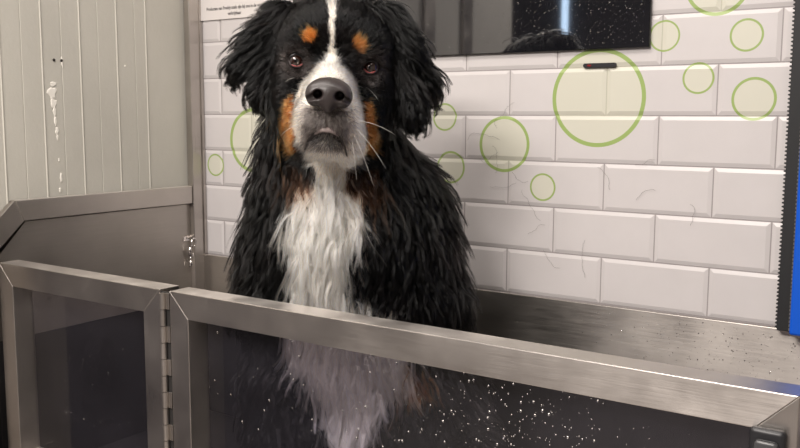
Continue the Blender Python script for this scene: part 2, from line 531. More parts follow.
tag(from_bm('water_drops', drops(480, -.5446, -1, f_gate, .0005, .0022), M['water'], None, True), 'water drops beaded on the pane of the long gate', 'water', kind='stuff')
def f_gate1():
    p = hit(random.gauss(100, 35), random.uniform(320, 520), 1, -.5447)
    if not (-.71 < p[0] < -.32 and .84 < p[2] < 1.108): return None
    return p[0], p[2]
tag(from_bm('water_drops', drops(70, -.5446, -1, f_gate1, .0005, .0014), M['water'], None, True), 'few fine water drops on the pane of the short gate', 'water', kind='stuff')
def f_scr():
    x = random.uniform(-.17, .375)
    if random.random() > .35+1.3*max(0, x): return None
    return x, random.uniform(1.592, 1.76)
tag(from_bm('water_drops', drops(1300, -.0113, -1, f_scr, .0004, .0013), M['water'], None, True), 'fine water drops covering the black wall screen', 'water', kind='stuff')
def f_bs():
    x = random.gauss(.52, .14)
    if not (-.3 < x < .68): return None
    return x, random.uniform(.95, 1.093)
tag(from_bm('water_drops', drops(520, -.0121, -1, f_bs, .0004, .0013), M['water'], None, True), 'water drops on the steel splash panel below the tiles', 'water', kind='stuff')

# ------------------------------------------------------------------ the dog
DZ = TF
FH = np.array([-math.sin(YAW), math.cos(YAW), 0.0]); RH_ = np.array([math.cos(YAW), math.sin(YAW), 0.0])
DORG = np.array([CAM[0], CAM[1], 0]) + 1.50*FH - .10*RH_; DORG[2] = 0.0
dog = empty('dog', (DORG[0], DORG[1], TF), YAW)
tag(dog, 'wet black white and tan long-haired dog sitting in the steel tub', 'dog')
def L(px, py, d):
    """dog-local point (x right, y away, z world height) of what stands d metres ahead"""
    v = ray(px, py); t = d/(v @ FH); p = CAM+t*v-DORG
    return np.array([p @ RH_, p @ FH, p[2]])
def proj(P):
    W = DORG + P[..., :1]*RH_ + P[..., 1:2]*FH + P[..., 2:3]*np.array([0, 0, 1.0]) - CAM
    f = W @ FW
    return 400+FPX*(W @ RT)/f, 224-FPX*(W @ UP)/f

# head frame
HO = L(333.5, 64, 1.42)
_t = math.radians(4.6); _y = math.radians(-3.0)
HX = np.array([math.cos(_t)*math.cos(_y), -math.sin(_y)*1.0, -math.sin(_t)]); HX /= np.linalg.norm(HX)
HZ = np.array([math.sin(_t), 0.0, math.cos(_t)]); HZ -= HX*(HZ @ HX); HZ /= np.linalg.norm(HZ)
HY = np.cross(HZ, HX)
if HY[1] < 0: HY = -HY
def H(x, y, z): return HO + HX*x + HY*y + HZ*z
def toH(P):
    D = P-HO.astype(P.dtype)
    return np.stack([D @ HX, D @ HY, D @ HZ], -1)

def sd_ell(P, c, r, A=None):
    D = P-np.asarray(c, P.dtype)
    if A is not None: D = D @ np.asarray(A, P.dtype).T
    r = np.asarray(r, P.dtype)
    k0 = np.sqrt(((D/r)**2).sum(-1)); k1 = np.sqrt(((D/(r*r))**2).sum(-1))+1e-9
    return k0*(k0-1)/k1
def sd_rc(P, a, b, ra, rb):
    a = np.asarray(a, P.dtype); b = np.asarray(b, P.dtype)
    ab = b-a; h = np.clip(((P-a) @ ab)/(ab @ ab), 0, 1)
    D = P-a-h[..., None]*ab
    return np.sqrt((D*D).sum(-1))-(ra+(rb-ra)*h)
def smin(a, b, k):
    h = np.clip(.5+.5*(b-a)/k, 0, 1)
    return b+(a-b)*h-k*h*(1-h)
def smax(a, b, k): return -smin(-a, -b, k)
HA = np.stack([HX, HY, HZ])   # world(local)->head rows

EYE = .0590; ER = .0136
EC = [H(-EYE, .010, 0), H(EYE, .010, 0)]

def sdf_body(P):
    d = sd_rc(P, L(335, 100, 1.57), L(340, 235, 1.56), .088, .118)
    d = smin(d, sd_ell(P, L(330, 150, 1.555), (.112, .09, .085)), .05)
    d = smin(d, sd_ell(P, L(348, 255, 1.575), (.150, .125, .20)), .06)
    d = smin(d, sd_rc(P, L(406, 205, 1.60), L(413, 300, 1.60), .072, .092), .06)
    d = smin(d, sd_rc(P, L(290, 205, 1.57), L(286, 305, 1.565), .062, .088), .05)
    d = smin(d, sd_ell(P, L(338, 330, 1.54), (.10, .09, .12)), .05)
    # back and haunches
    d = smin(d, sd_rc(P, L(352, 200, 1.63), (.10, .13, TF+.26), .09, .14), .06)
    d = smin(d, sd_ell(P, (.09, .125, TF+.18), (.165, .14, .17)), .06)
    for s in (-1, 1):
        d = smin(d, sd_ell(P, (.09+s*.135, .05, TF+.12), (.065, .13, .11)), .04)
        d = smin(d, sd_rc(P, (.10+s*.175, .0, TF+.05), (.10+s*.185, -.075, TF+.036), .04, .034), .03)
        d = smin(d, sd_ell(P, (.10+s*.185, -.095, TF+.030), (.042, .055, .030)), .02)
    # front legs
    for x, dy in ((-.115, .0), (.075, .045)):
        d = smin(d, sd_rc(P, (x, .03+dy, TF+.30), (x, .0+dy, TF+.07), .062, .040), .04)
        d = smin(d, sd_ell(P, (x, -.03+dy, TF+.033), (.044, .060, .033)), .025)
    # tail curled on the floor
    d = smin(d, sd_rc(P, (.17, .24, TF+.06), (.30, .12, TF+.045), .045, .038), .03)
    d = smin(d, sd_rc(P, (.30, .12, TF+.045), (.335, -.03, TF+.035), .038, .025), .02)
    yw = DORG[1]+P[..., 0]*RH_[1]+P[..., 1]*FH[1]
    return smax(d, -(yw+.518), .03)
def sdf_head(P):
    e = lambda x, y, z, r, : sd_ell(P, H(x, y, z), r, HA)
    d = e(0, .080, .030, (.098, .105, .082))
    for s in (-1, 1):
        d = smin(d, e(s*.040, .018, .034, (.036, .030, .026)), .025)
        d = smin(d, e(s*.060, .050, -.040, (.040, .050, .048)), .03)
        d = smin(d, e(s*.050, .030, -.085, (.034, .045, .050)), .03)
    # bridge, muzzle, flews
    d = smin(d, sd_rc(P, H(0, .030, -.012), H(0, -.075, -.040), .036, .030), .022)
    d = smin(d, e(0, -.050, -.078, (.045, .066, .047)), .022)
    for s in (-1, 1):
        d = smin(d, sd_rc(P, H(s*.020, -.080, -.085), H(s*.036, -.055, -.122), .029, .024), .014)
        d = smin(d, sd_rc(P, H(s*.036, -.050, -.118), H(s*.034, -.035, -.148), .022, .011), .012)
    d2 = smin(e(0, -.068, -.124, (.026, .030, .021)), e(0, -.02, -.125, (.034, .06, .026)), .02)
    d = smin(d, d2, .006)
    # lip slit and philtrum
    d = smax(d, -sd_rc(P, H(0, -.122, -.076), H(0, -.112, -.103), .0016, .0022), .004)
    for s in (-1, 1):
        d = smax(d, -sd_rc(P, H(s*.002, -.112, -.103), H(s*.024, -.100, -.119), .0020, .0030), .004)
        d = smax(d, -sd_rc(P, H(s*.024, -.100, -.119), H(s*.031, -.080, -.140), .0030, .0030), .004)
        # eye sockets with lids
        d = smax(d, -sd_ell(P, H(s*EYE, -.004, -.001), (.0132, .014, .0118), HA), .004)
        d = smin(d, sd_rc(P, H(s*EYE-.013, .006, .0135), H(s*EYE+.013, .006, .0145), .0048, .0048), .006)
        d = smin(d, sd_rc(P, H(s*EYE-.012, .007, -.0155), H(s*EYE+.012, .007, -.0155), .0042, .0042), .006)
        d = smax(d, -sd_ell(P, H(s*EYE, .0, 0), (.0130, .02, .0112), HA), .003)
    return d
EARS = [(L(284, 22, 1.50), L(242, 66, 1.49), .030, .015), (L(280, 35, 1.495), L(262, 92, 1.475), .028, .016), (L(284, 25, 1.50), L(258, 45, 1.49), .026, .022),
        (L(384, 22, 1.50), L(424, 86, 1.50), .028, .020), (L(388, 35, 1.495), L(411, 112, 1.475), .028, .018), (L(386, 22, 1.50), L(402, 50, 1.49), .028, .026)]
def sdf_ears(P):
    Q = P.copy(); Q[..., 1] *= 1.7
    d = None
    for a, b, ra, rb in EARS:
        a = a*np.array([1, 1.7, 1]); b = b*np.array([1, 1.7, 1])
        t = sd_rc(Q, a, b, ra, rb)
        d = t if d is None else smin(d, t, .015)
    return d*.75
def sdf(P):
    d = smin(sdf_body(P), sdf_head(P), .035)
    return smin(d, sdf_ears(P), .010)
def grad(f, P, e=.0015):
    g = np.stack([f(P+np.array(v))-f(P-np.array(v)) for v in ((e, 0, 0), (0, e, 0), (0, 0, e))], -1)
    return g/(np.linalg.norm(g, axis=-1, keepdims=True)+1e-12)

def surface_nets(f, xs, ys, zs):
    xs, ys, zs = [np.asarray(a, np.float32) for a in (xs, ys, zs)]
    nx, ny, nz = len(xs), len(ys), len(zs)
    G = np.empty((nx, ny, nz), np.float32)
    for i0 in range(0, nx, 12):
        X, Y, Z = np.meshgrid(xs[i0:i0+12], ys, zs, indexing='ij')
        G[i0:i0+12] = f(np.stack([X, Y, Z], -1))
    S = G < 0
    cnt = np.zeros((nx-1, ny-1, nz-1), np.int8)
    for a in (0, 1):
        for b in (0, 1):
            for c in (0, 1): cnt += S[a:nx-1+a, b:ny-1+b, c:nz-1+c]
    act = (cnt > 0) & (cnt < 8)
    I, J, K = np.nonzero(act); n = len(I)
    idx = -np.ones(act.shape, np.int64); idx[I, J, K] = np.arange(n)
    acc = np.zeros((n, 3)); w = np.zeros(n)
    corners = [(a, b, c) for a in (0, 1) for b in (0, 1) for c in (0, 1)]
    for p in corners:
        for ax in range(3):
            if p[ax] == 1: continue
            q = list(p); q[ax] = 1
            ga = G[I+p[0], J+p[1], K+p[2]]; gb = G[I+q[0], J+q[1], K+q[2]]
            m = (ga < 0) != (gb < 0)
            t = np.where(m, ga/(ga-gb+1e-20), 0)
            A = np.stack([xs[I+p[0]], ys[J+p[1]], zs[K+p[2]]], -1); B = np.stack([xs[I+q[0]], ys[J+q[1]], zs[K+q[2]]], -1)
            acc += np.where(m[:, None], A+(B-A)*t[:, None], 0); w += m
    V = acc/w[:, None]
    F = []
    for ax in range(3):
        sl = [slice(1, -1)]*3; sl[ax] = slice(0, -1); sh = [slice(1, -1)]*3; sh[ax] = slice(1, None)
        a = S[tuple(sl)]; b = S[tuple(sh)]
        ii = np.argwhere(a != b)
        off = np.array([1, 1, 1]); off[ax] = 0
        base = ii+off
        flip = a[tuple(ii.T)]
        o1, o2 = [k for k in range(3) if k != ax]
        e1 = np.eye(3, dtype=int)[o1]; e2 = np.eye(3, dtype=int)[o2]
        q = [idx[tuple((base-e1*s1-e2*s2).T)] for s1, s2 in ((1, 1), (0, 1), (0, 0), (1, 0))]
        q = np.stack(q, -1)
        if ax == 1: flip = ~flip
        q[~flip] = q[~flip][:, ::-1]
        F.append(q)
    return V, np.concatenate(F)
def np_mesh(name, V, F):
    me = bpy.data.meshes.new(name)
    me.vertices.add(len(V)); me.vertices.foreach_set('co', V.astype(np.float32).ravel())
    me.loops.add(F.size); me.loops.foreach_set('vertex_index', F.astype(np.int32).ravel())
    me.polygons.add(len(F)); me.polygons.foreach_set('loop_start', np.arange(0, F.size, 4, dtype=np.int32))
    me.update(calc_edges=True); me.validate()
    return me
def span(segs):
    out = []
    for a, b, s in segs: out += list(np.arange(a, b, s))
    return np.array(out)
H0 = HO
xs = span([(-.42, H0[0]-.15, .008), (H0[0]-.15, H0[0]+.16, .0030), (H0[0]+.16, .46, .008)])
ys = span([(H0[1]-.18, H0[1]+.10, .0030), (H0[1]+.10, .40, .008)])
zs = span([(TF-.03, H0[2]-.19, .008), (H0[2]-.19, H0[2]+.17, .0030)])
V, F = surface_nets(sdf, xs, ys, zs)
for _ in range(2):
    g = grad(sdf, V); V = V-g*sdf(V)[:, None]*.9
V[:, 2] = np.maximum(V[:, 2], TF+.001)

# ---- colour pattern of the coat (regions of pigment, looked up on the front of the dog)
def inpoly(x, y, poly):
    r = np.zeros(len(x), bool); n = len(poly)
    for i in range(n):
        x1, y1 = poly[i]; x2, y2 = poly[(i+1) % n]
        c = ((y1 > y) != (y2 > y)) & (x < (x2-x1)*(y-y1)/((y2-y1) if y2 != y1 else 1e-9)+x1)
        r ^= c
    return r
BLAZE = [(327, -30), (338, -30), (337.5, 0), (336, 15), (335, 45), (337, 60), (345, 69), (354, 80), (360, 96), (364, 120), (365, 150), (362, 166), (352, 166), (346, 150), (350, 124), (344, 108),
         (305, 106), (303, 130), (301, 150), (296, 140), (294, 118), (296, 98), (304, 80), (314, 70), (326, 60), (330, 45), (328.5, 20)]
CHIN = [(303, 144), (311, 150), (345, 150), (352, 150), (353, 166), (346, 173), (340, 168), (341, 190), (321, 190), (323, 166), (314, 166), (305, 160)]
NECK = [(315, 156), (346, 156), (347, 196), (313, 196)]
CHEST = [(321, 176), (342, 176), (350, 192), (358, 188), (364, 204), (363, 222), (355, 240), (347, 263), (342, 284), (350, 292), (368, 294), (372, 306), (398, 312), (406, 330), (408, 360), (404, 382), (388, 392),
         (372, 420), (356, 470), (330, 470), (324, 410), (308, 372), (284, 346), (292, 305), (290, 270), (286, 228), (289, 202), (296, 186), (306, 190), (318, 188)]
TANL = [(285, 98), (293, 94), (296, 112), (295, 140), (297, 150), (292, 156), (285, 150), (281, 136), (281, 118)]
TANR = [(363, 100), (369, 98), (374, 116), (379, 136), (378, 150), (371, 156), (363, 152), (366, 140), (365, 124)]
BROWL = [(303, 30), (309, 27), (317, 30), (318, 38), (314, 45), (308, 45), (302, 38)]
BROWR = [(351, 38), (357, 34), (365, 37), (367, 44), (365, 51), (359, 54), (353, 50), (350, 44)]
TAN2 = [(276, 160), (300, 166), (322, 184), (316, 196), (300, 190), (284, 178)]
TAN3 = [(342, 170), (362, 170), (378, 166), (384, 186), (374, 204), (356, 196), (344, 184)]
TANLEG = [(402, 352), (424, 360), (428, 392), (412, 398), (402, 380)]
def vnoise(P, s, seed):
    r = np.random.default_rng(seed); out = np.zeros(len(P))
    for k in range(6):
        w = r.normal(size=3)*s*(1+.5*k); out += np.sin(P @ w+r.uniform(0, 6.28))/(1+.3*k)
    return out/3
BLACK = np.array([.0030, .0024, .0023]); WHITE = np.array([.93, .86, .76]); TAN = np.array([.40, .145, .038]); DTAN = np.array([.045, .020, .010])
GREY = np.array([.115, .095, .088]); MUZ = np.array([.165, .145, .135])
def coat(P, jitter=1.5, seed=1):
    px, py = proj(P)
    r = np.random.default_rng(seed)
    px = px+r.normal(0, jitter, len(P))*.6+vnoise(P, 60, 3)*1.2; py = py+r.normal(0, jitter, len(P))+vnoise(P, 50, 4)*1.5
    n = len(P); c = np.tile(BLACK, (n, 1)); h = toH(P)
    front = P[:, 1] < .06
    c *= (1+.5*vnoise(P, 30, 9)[:, None])
    # brownish bloom on the face, grey-brown rings round the eyes
    for s, (ex, ey) in enumerate(((297.5, 62), (369.5, 67))):
        d = np.hypot((px-ex), (py-ey)*1.05)
        w = np.exp(-((d-12)/4.5)**2)*.8
        c = c*(1-w[:, None])+GREY*.45*w[:, None]
    def put(poly, col, soft=1.0, cond=None):
        m = inpoly(px, py, poly) & front
        if cond is not None: m &= cond
        c[m] = c[m]*(1-soft)+col*soft
    put(TAN2, DTAN, .8); put(TAN3, DTAN, .8)
    put(TANL, TAN, .9); put(TANR, TAN, .9); put(BROWL, TAN); put(BROWR, TAN); put(TANLEG, TAN*.6, .8)
    mz = (h[:, 1] < -.03) & (np.abs(h[:, 0]) < .04) & (h[:, 2] < -.05)
    put([(301, 100), (352, 104), (354, 150), (300, 150)], MUZ, 1.0)
    put(BLAZE, WHITE); put(CHIN, WHITE*.85); put(CHEST, WHITE); put(NECK, WHITE)
    # grizzled edges of the muzzle
    m = inpoly(px, py, [(296, 104), (304, 98), (308, 112), (306, 140), (316, 138), (338, 139), (346, 138), (346, 112), (354, 104), (356, 130), (352, 152), (340, 147), (316, 147), (304, 150)]) & front
    q = r.uniform(0, 1, n) < .3; c[m & q] = MUZ*1.1
    m = inpoly(px, py, [(312, 131), (340, 131), (343, 143), (334, 148), (318, 148), (309, 142)]) & front
    c[m] = np.where(r.uniform(0, 1, (m.sum(), 1)) < .75, MUZ*.30, WHITE*.5)
    return np.clip(c, .003, 1)

me = np_mesh('dog_body', V, F)
skin = bpy.data.materials.new('dog_coat_skin'); skin.use_nodes = True
sb = skin.node_tree.nodes['Principled BSDF']; sb.inputs['Roughness'].default_value = .75; sb.inputs['Specular IOR Level'].default_value = .2
at = skin.node_tree.nodes.new('ShaderNodeAttribute'); at.attribute_name = 'coat'
skin.node_tree.links.new(at.outputs['Color'], sb.inputs['Base Color'])
ca = me.color_attributes.new('coat', 'FLOAT_COLOR', 'POINT')
cc = coat(V, .6); cc = np.where(cc < .02, cc*.6, cc*.62)
ca.data.foreach_set('color', np.concatenate([cc, np.ones((len(V), 1))], 1).astype(np.float32).ravel())
body = link('body', me, skin, dog, True); body.location = (0, 0, -TF)

# ---- nose
def sdf_nose(P):
    e = lambda x, y, z, r: sd_ell(P, H(x, y, z), r, HA)
    d = e(0, -.112, -.046, (.032, .027, .021))
    for s in (-1, 1):
        d = smin(d, e(s*.0195, -.122, -.053, (.0150, .0150, .0165)), .008)
    d = smin(d, e(0, -.127, -.060, (.012, .012, .017)), .008)
    for s in (-1, 1):
        d = smax(d, -sd_rc(P, H(s*.0150, -.146, -.0535), H(s*.0170, -.118, -.050), .0074, .006), .003)
        d = smax(d, -sd_rc(P, H(s*.0175, -.140, -.0535), H(s*.0335, -.124, -.0610), .0058, .0028), .003)
    d = smax(d, -sd_rc(P, H(0, -.1425, -.060), H(0, -.1375, -.085), .0008, .0016), .003)
    return d
NC = H(0, -.12, -.055)
Vn, Fn = surface_nets(sdf_nose, np.arange(NC[0]-.045, NC[0]+.045, .0011), np.arange(NC[1]-.036, NC[1]+.046, .0011), np.arange(NC[2]-.036, NC[2]+.038, .0011))
g = grad(sdf_nose, Vn, .0008); Vn = Vn-g*sdf_nose(Vn)[:, None]*.9
leather = mat('nose_leather', (.028, .021, .020), .42); N = NT(leather); v = N.obj()
vo = N.n('ShaderNodeTexVoronoi'); vo.inputs['Scale'].default_value = 620; N.l(v, vo.inputs['Vector'])
N.bump(vo.outputs['Distance'], .35, .0007); leather.node_tree.nodes['Principled BSDF'].inputs['Coat Weight'].default_value = .15
me = np_mesh('nose', Vn, Fn); o = link('nose', me, leather, dog, True); o.location = (0, 0, -TF)

# ---- eyes
def eye_mat():
    m = mat('eye', (.02, .01, .008), .08); N = NT(m); m.node_tree.nodes['Principled BSDF'].inputs['Coat Weight'].default_value = 1
    tc = N.n('ShaderNodeTexCoord'); sp = N.n('ShaderNodeSeparateXYZ'); N.l(tc.outputs['Object'], sp.inputs[0])
    d = N.math('SQRT', N.math('ADD', N.math('MULTIPLY', sp.outputs[0], sp.outputs[0]), N.math('MULTIPLY', sp.outputs[2], sp.outputs[2])))
    c = N.ramp(N.math('MULTIPLY', d, 100), [(.0, (.003, .002, .002)), (.33, (.003, .002, .002)), (.40, (.030, .012, .007)), (.78, (.018, .007, .004)), (.88, (.006, .003, .003)), (1.0, (.05, .02, .018))])
    N.l(c, N.b.inputs['Base Color']); return m
EM = eye_mat(); LID = mat('eye_rim_black', (.012, .010, .010), .3); HAW = mat('red_inner_lid', (.30, .060, .058), .3)
HAW.node_tree.nodes['Principled BSDF'].inputs['Coat Weight'].default_value = .6
hrot = Matrix((HX, HY, HZ)).transposed().to_euler()
for s in (-1, 1):
    c = H(s*EYE, .0105, 0)-np.array([0, 0, TF])
    bm = bmesh.new(); bmesh.ops.create_uvsphere(bm, u_segments=32, v_segments=20, radius=ER)
    e = from_bm('eye', bm, EM, dog, True, tuple(c)); e.rotation_euler = hrot
    def ep(x, y, z): return H(s*EYE+x, y, z)-np.array([0, 0, TF])
    def arc(x0, x1, zf, n=11, push=.0008):
        out = []
        for i in range(n):
            x = x0+(x1-x0)*i/(n-1); z = zf(x)
            y = .0105-math.sqrt(max(1e-8, (ER+push)**2-x*x-z*z)); out.append(ep(x, y, z))
        return out
    w = .0118
    up = lambda x: .0096*(1-(x/w)**2)**.6+.0006 if abs(x) < w else .0006
    lo = lambda x: -.0100*(1-(x/w)**2)**.55-.0002 if abs(x) < w else 0
    bm = bmesh.new(); tube(bm, arc(-w, w, up), [.0010]+[.0019]*9+[.0010], 8); from_bm('upper_eyelid', bm, LID, dog, True)
    bm = bmesh.new(); tube(bm, arc(-w, w, lo), [.0008]+[.0012]*9+[.0008], 8); from_bm('lower_eyelid', bm, LID, dog, True)
    k = s  # the haw shows towards the inner corner and below
    bm = bmesh.new()
    q = arc(-w*.93, w*.75, lambda x: lo(x)+.0016, 11, .0002) if s > 0 else arc(-w*.6, w*.93, lambda x: lo(x)+.0016, 11, .0002)
    tube(bm, q, ([.0008, .0019, .0017, .0012, .0008, .0008, .0010, .0015, .0016, .0009, .0005] if s > 0 else [.0005, .0009, .0013, .0012, .0008, .0007, .0008, .0012, .0016, .0017, .0008]), 8)
    from_bm('inner_lid', bm, HAW, dog, True)

# ---- lips
LIP = mat('lip_skin', (.035, .028, .028), .35); PALE = mat('pale_lip', (.36, .29, .28), .3)
def hp(x, y, z): return H(x, y, z)-np.array([0, 0, TF])
def onsurf(x, z, push=.0, y0=-.16):
    y = y0
    P = None
    for _ in range(60):
        P = H(x, y, z)[None]; dd = sdf_head(P)[0]
        if dd < push+.0002: break
        y += max(dd-push, .0002)*.9
    return P[0]-np.array([0, 0, TF])
for s in (-1, 1):
    bm = bmesh.new()
    tube(bm, [onsurf(s*x, z, -.0005) for x, z in ((.001, -.1015), (.007, -.1035), (.014, -.107), (.020, -.112), (.026, -.120), (.030, -.130), (.033, -.141))], [.0012, .0017, .002, .0022, .0022, .002, .0014], 8)
    from_bm('lip_edge', bm, LIP, dog, True)
bm = bmesh.new()
tube(bm, [onsurf(x, z, .0004) for x, z in ((-.018, -.1105), (-.011, -.1050), (-.005, -.1025), (0, -.102), (.005, -.1025), (.011, -.1050), (.018, -.1105))], [.001, .0028, .0040, .0046, .0040, .0028, .001], 10)
from_bm('lower_lip', bm, PALE, dog, True)

# ---- fur
def make_curves(name, PTS, RAD, COLR, m, parent):
    n, k = PTS.shape[:2]
    cu = bpy.data.hair_curves.new(name); cu.add_curves([k]*n)
    cu.attributes['position'].data.foreach_set('vector', PTS.astype(np.float32).ravel())
    ra = cu.attributes.get('radius') or cu.attributes.new('radius', 'FLOAT', 'POINT')
    ra.data.foreach_set('value', RAD.astype(np.float32).ravel())
    c = cu.attributes.new('coat', 'FLOAT_COLOR', 'POINT')
    cc = np.concatenate([COLR, np.ones(COLR.shape[:2]+(1,))], -1)
    c.data.foreach_set('color', cc.astype(np.float32).ravel())
    o = bpy.data.objects.new(name, cu); COL.objects.link(o); cu.materials.append(m); o.parent = parent
    o.location = (0, 0, -TF)
    return o
hm = bpy.data.materials.new('wet_fur'); hm.use_nodes = True; t = hm.node_tree; t.nodes.clear()
ho = t.nodes.new('ShaderNodeOutputMaterial'); hb = t.nodes.new('ShaderNodeBsdfHairPrincipled')
hb.parametrization = 'COLOR'; hb.inputs['Roughness'].default_value = .17; hb.inputs['Radial Roughness'].default_value = .45
hb.inputs['Random Roughness'].default_value = .2; hb.inputs['IOR'].default_value = 1.31
ha = t.nodes.new('ShaderNodeAttribute'); ha.attribute_name = 'coat'
t.links.new(ha.outputs['Color'], hb.inputs['Color']); t.links.new(hb.outputs[0], ho.inputs[0])

Fv = V[F]; area_f = .5*np.linalg.norm(np.cross(Fv[:, 2]-Fv[:, 0], Fv[:, 3]-Fv[:, 1]), axis=1)
fc = Fv.mean(1)
nrm = grad(sdf, fc)
camloc = np.array([(CAM-DORG) @ RH_, (CAM-DORG) @ FH, CAM[2]])
vd = camloc-fc; vd /= np.linalg.norm(vd, axis=1, keepdims=True)
facing = (nrm*vd).sum(1)
hf = toH(fc)
isface = (hf[:, 1] < .06) & (np.abs(hf[:, 0]) < .095) & (hf[:, 2] > -.165) & (hf[:, 2] < .13) & (fc[:, 1] < HO[1]+.10)
edist = np.minimum(sdf_ears(fc), 1)
isear = (edist < .004) & ~((hf[:, 1] < .03) & (np.abs(hf[:, 0]) < .085))
headw = isface & ~isear

def sample(mask, n, wt):
    w = area_f*mask*wt; w = w/w.sum()
    f = rng.choice(len(F), n, p=w)
    a = rng.uniform(0, 1, n)[:, None]; b = rng.uniform(0, 1, n)[:, None]
    P = Fv[f, 0]*(1-a)*(1-b)+Fv[f, 1]*a*(1-b)+Fv[f, 2]*a*b+Fv[f, 3]*(1-a)*b
    return P
def noise3(P, s, seed, k=5):
    r = np.random.default_rng(seed); out = np.zeros((len(P), 3))
    for i in range(k):
        W = r.normal(size=(3, 3))*s*(1+.6*i); out += np.sin(P @ W+r.uniform(0, 6.28, 3))/(1+.5*i)
    return out/2
def grow(P, length, flow, lift, steps, wave=0, wfreq=1, mind=.0006, jit=.12, seed=5, grav=0.0):
    """march a strand over the coat: direction = combed flow plus lift, kept outside the skin"""
    n = len(P); r = np.random.default_rng(seed)
    length = length*r.uniform(.55, 1.15, n)
    pts = np.empty((n, steps, 3)); p = P.copy(); nn = grad(sdf, p); pts[:, 0] = p-nn*.001
    fl = flow(P)+noise3(P, 22, seed)*.22+noise3(P, 90, seed+1)*.18+r.normal(0, jit, (n, 3))
    ph = r.uniform(0, 6.28, n); h0 = r.uniform(.3, 1.0, n); hl = .35+2.4*r.uniform(0, 1, n)**3
    for k in range(1, steps):
        u = k/(steps-1)
        f2 = fl+np.array([0, 0, -grav*u])
        tan = f2-nn*(f2*nn).sum(1, keepdims=True); tan /= np.linalg.norm(tan, axis=1, keepdims=True)+1e-9
        lf = lift*(1-.8*u)*hl
        d = tan+nn*lf[:, None]
        if wave:
            side = np.cross(tan, nn); d += side*(np.sin(ph*0.15+wfreq*u*6.28+noise3(P, 30, seed+3)[:, 0]*5)*wave)[:, None]
        d /= np.linalg.norm(d, axis=1, keepdims=True)
        p = p+d*(length/(steps-1))[:, None]
        sd = sdf(p); nn = grad(sdf, p)
        target = mind+.004*u*h0
        push = np.clip(target-sd, 0, .02); p = p+nn*push[:, None]
        pull = np.clip(sd-(.006+.045*u), 0, .01); p = p-nn*(pull*.4)[:, None]
        p = behind(p)
        pts[:, k] = p
    return pts
def behind(p):
    yw = DORG[1]+p[..., 0]*RH_[1]+p[..., 1]*FH[1]
    m = np.clip(-.5365-yw, 0, .2)*(p[..., 2] < 1.164)*(yw > -.60)
    return p+np.stack([m*RH_[1], m*FH[1], m*0], -1)
def clump(PTS, ng, amount, power=1.2, seed=3, twist=.0015):
    n, k = PTS.shape[:2]; r = np.random.default_rng(seed)
    gi = r.choice(n, min(ng, n), replace=False); kd = KDTree(len(gi))
    for a, i in enumerate(gi): kd.insert(PTS[i, 0], a)
    kd.balance()
    near = np.array([kd.find(PTS[i, 0])[1] for i in range(n)]); gidx = gi[near]
    u = np.linspace(0, 1, k)[None, :, None]
    am = (amount*r.uniform(.6, 1.0, n))[:, None, None]
    off = PTS[:, :1]-PTS[gidx][:, :1]
    far = np.linalg.norm(off[:, 0], axis=1)[:, None, None]
    follow = PTS[gidx]+off*(1-am*u**power)+r.normal(0, twist, (n, 1, 3))*u
    w = np.exp(-(far/.035)**2)*np.minimum(1, u*3)
    return behind(PTS*(1-w)+follow*w), near
def fur(name, P, length, flow, lift, steps, ng, amount, rr, label=None, tint=1.0, seed=11, power=.8, locks=.35, **kw):
    PT = grow(P, length, flow, lift, steps, seed=seed, **kw)
    PT, lock = clump(PT, ng, amount, power, seed=seed+1)
    c = coat(P, 1.3, seed+2); r = np.random.default_rng(seed+4)
    c = c*r.uniform(.75, 1.2, (len(P), 1))*tint
    c = c*np.exp(r.normal(0, locks, ng))[lock][:, None]**np.where(c.max(1) > .3, .35, 1)[:, None]
    white = c.max(1) > .3
    yel = (r.uniform(0, 1, len(P)) < .3) & white
    c[yel] *= np.array([1, .90, .74])
    c = np.clip(c, .002, .94)
    C3 = np.repeat(c[:, None, :], steps, 1)
    u = np.linspace(0, 1, steps); R = rr*(1-.75*u**1.5)[None, :]*r.uniform(.7, 1.25, (len(P), 1))
    o = make_curves(name, PT, R, C3, hm, dog)
    if label: o['label'] = label
    return o

# density: full on what faces the front, thinner behind
wt = np.where(facing > -.25, 1.0, .25)
# bare skin: nose, eyes, lips
def bare(P, scale=1.0):
    h = toH(P); b = np.zeros(len(P), bool)
    b |= sdf_nose(P) < .0015*scale
    for s in (-1, 1):
        b |= (((h[:, 0]-s*EYE)/.0150)**2+((h[:, 2]+.0003)/.0135)**2 < 1) & (h[:, 1] < .03)
        for (x0, z0, x1, z1) in ((.0, -.100, .014, -.106), (.014, -.106, .024, -.117), (.024, -.117, .031, -.136)):
            a = np.array([s*x0, z0]); d = np.array([s*x1, z1])-a
            q = h[:, [0, 2]]-a; tt = np.clip((q @ d)/(d @ d), 0, 1); b |= (np.linalg.norm(q-tt[:, None]*d, axis=1) < .0026) & (h[:, 1] < -.07)
    b |= (np.abs(h[:, 0]) < .0022) & (h[:, 2] < -.07) & (h[:, 2] > -.103) & (h[:, 1] < -.08)
    return b
def flow_face(P):
    h = toH(P); x, y, z = h.T
    out = np.zeros_like(P)
    mz = np.clip((-.0-y)/.05, 0, 1)        # on the muzzle
    sx = np.sign(x)*np.clip(np.abs(x)/.03, 0, 1)
    up = np.clip((z+.03)/.06, 0, 1)
    vx = sx*(.55+.3*mz*(1-up)); vy = .9-.2*up+0*x; vz = np.where(z > 0, .75*up, -.55*(1-up))-.55*(1-up)*mz*np.clip((-.06-z)/.04, 0, 1)
    vz = vz-.45*np.clip((np.abs(x)-.06)/.03, 0, 1)
    v = np.stack([vx, vy, vz], -1)
    return v @ HA
earc = [(a, b) for a, b, _, _ in EARS]
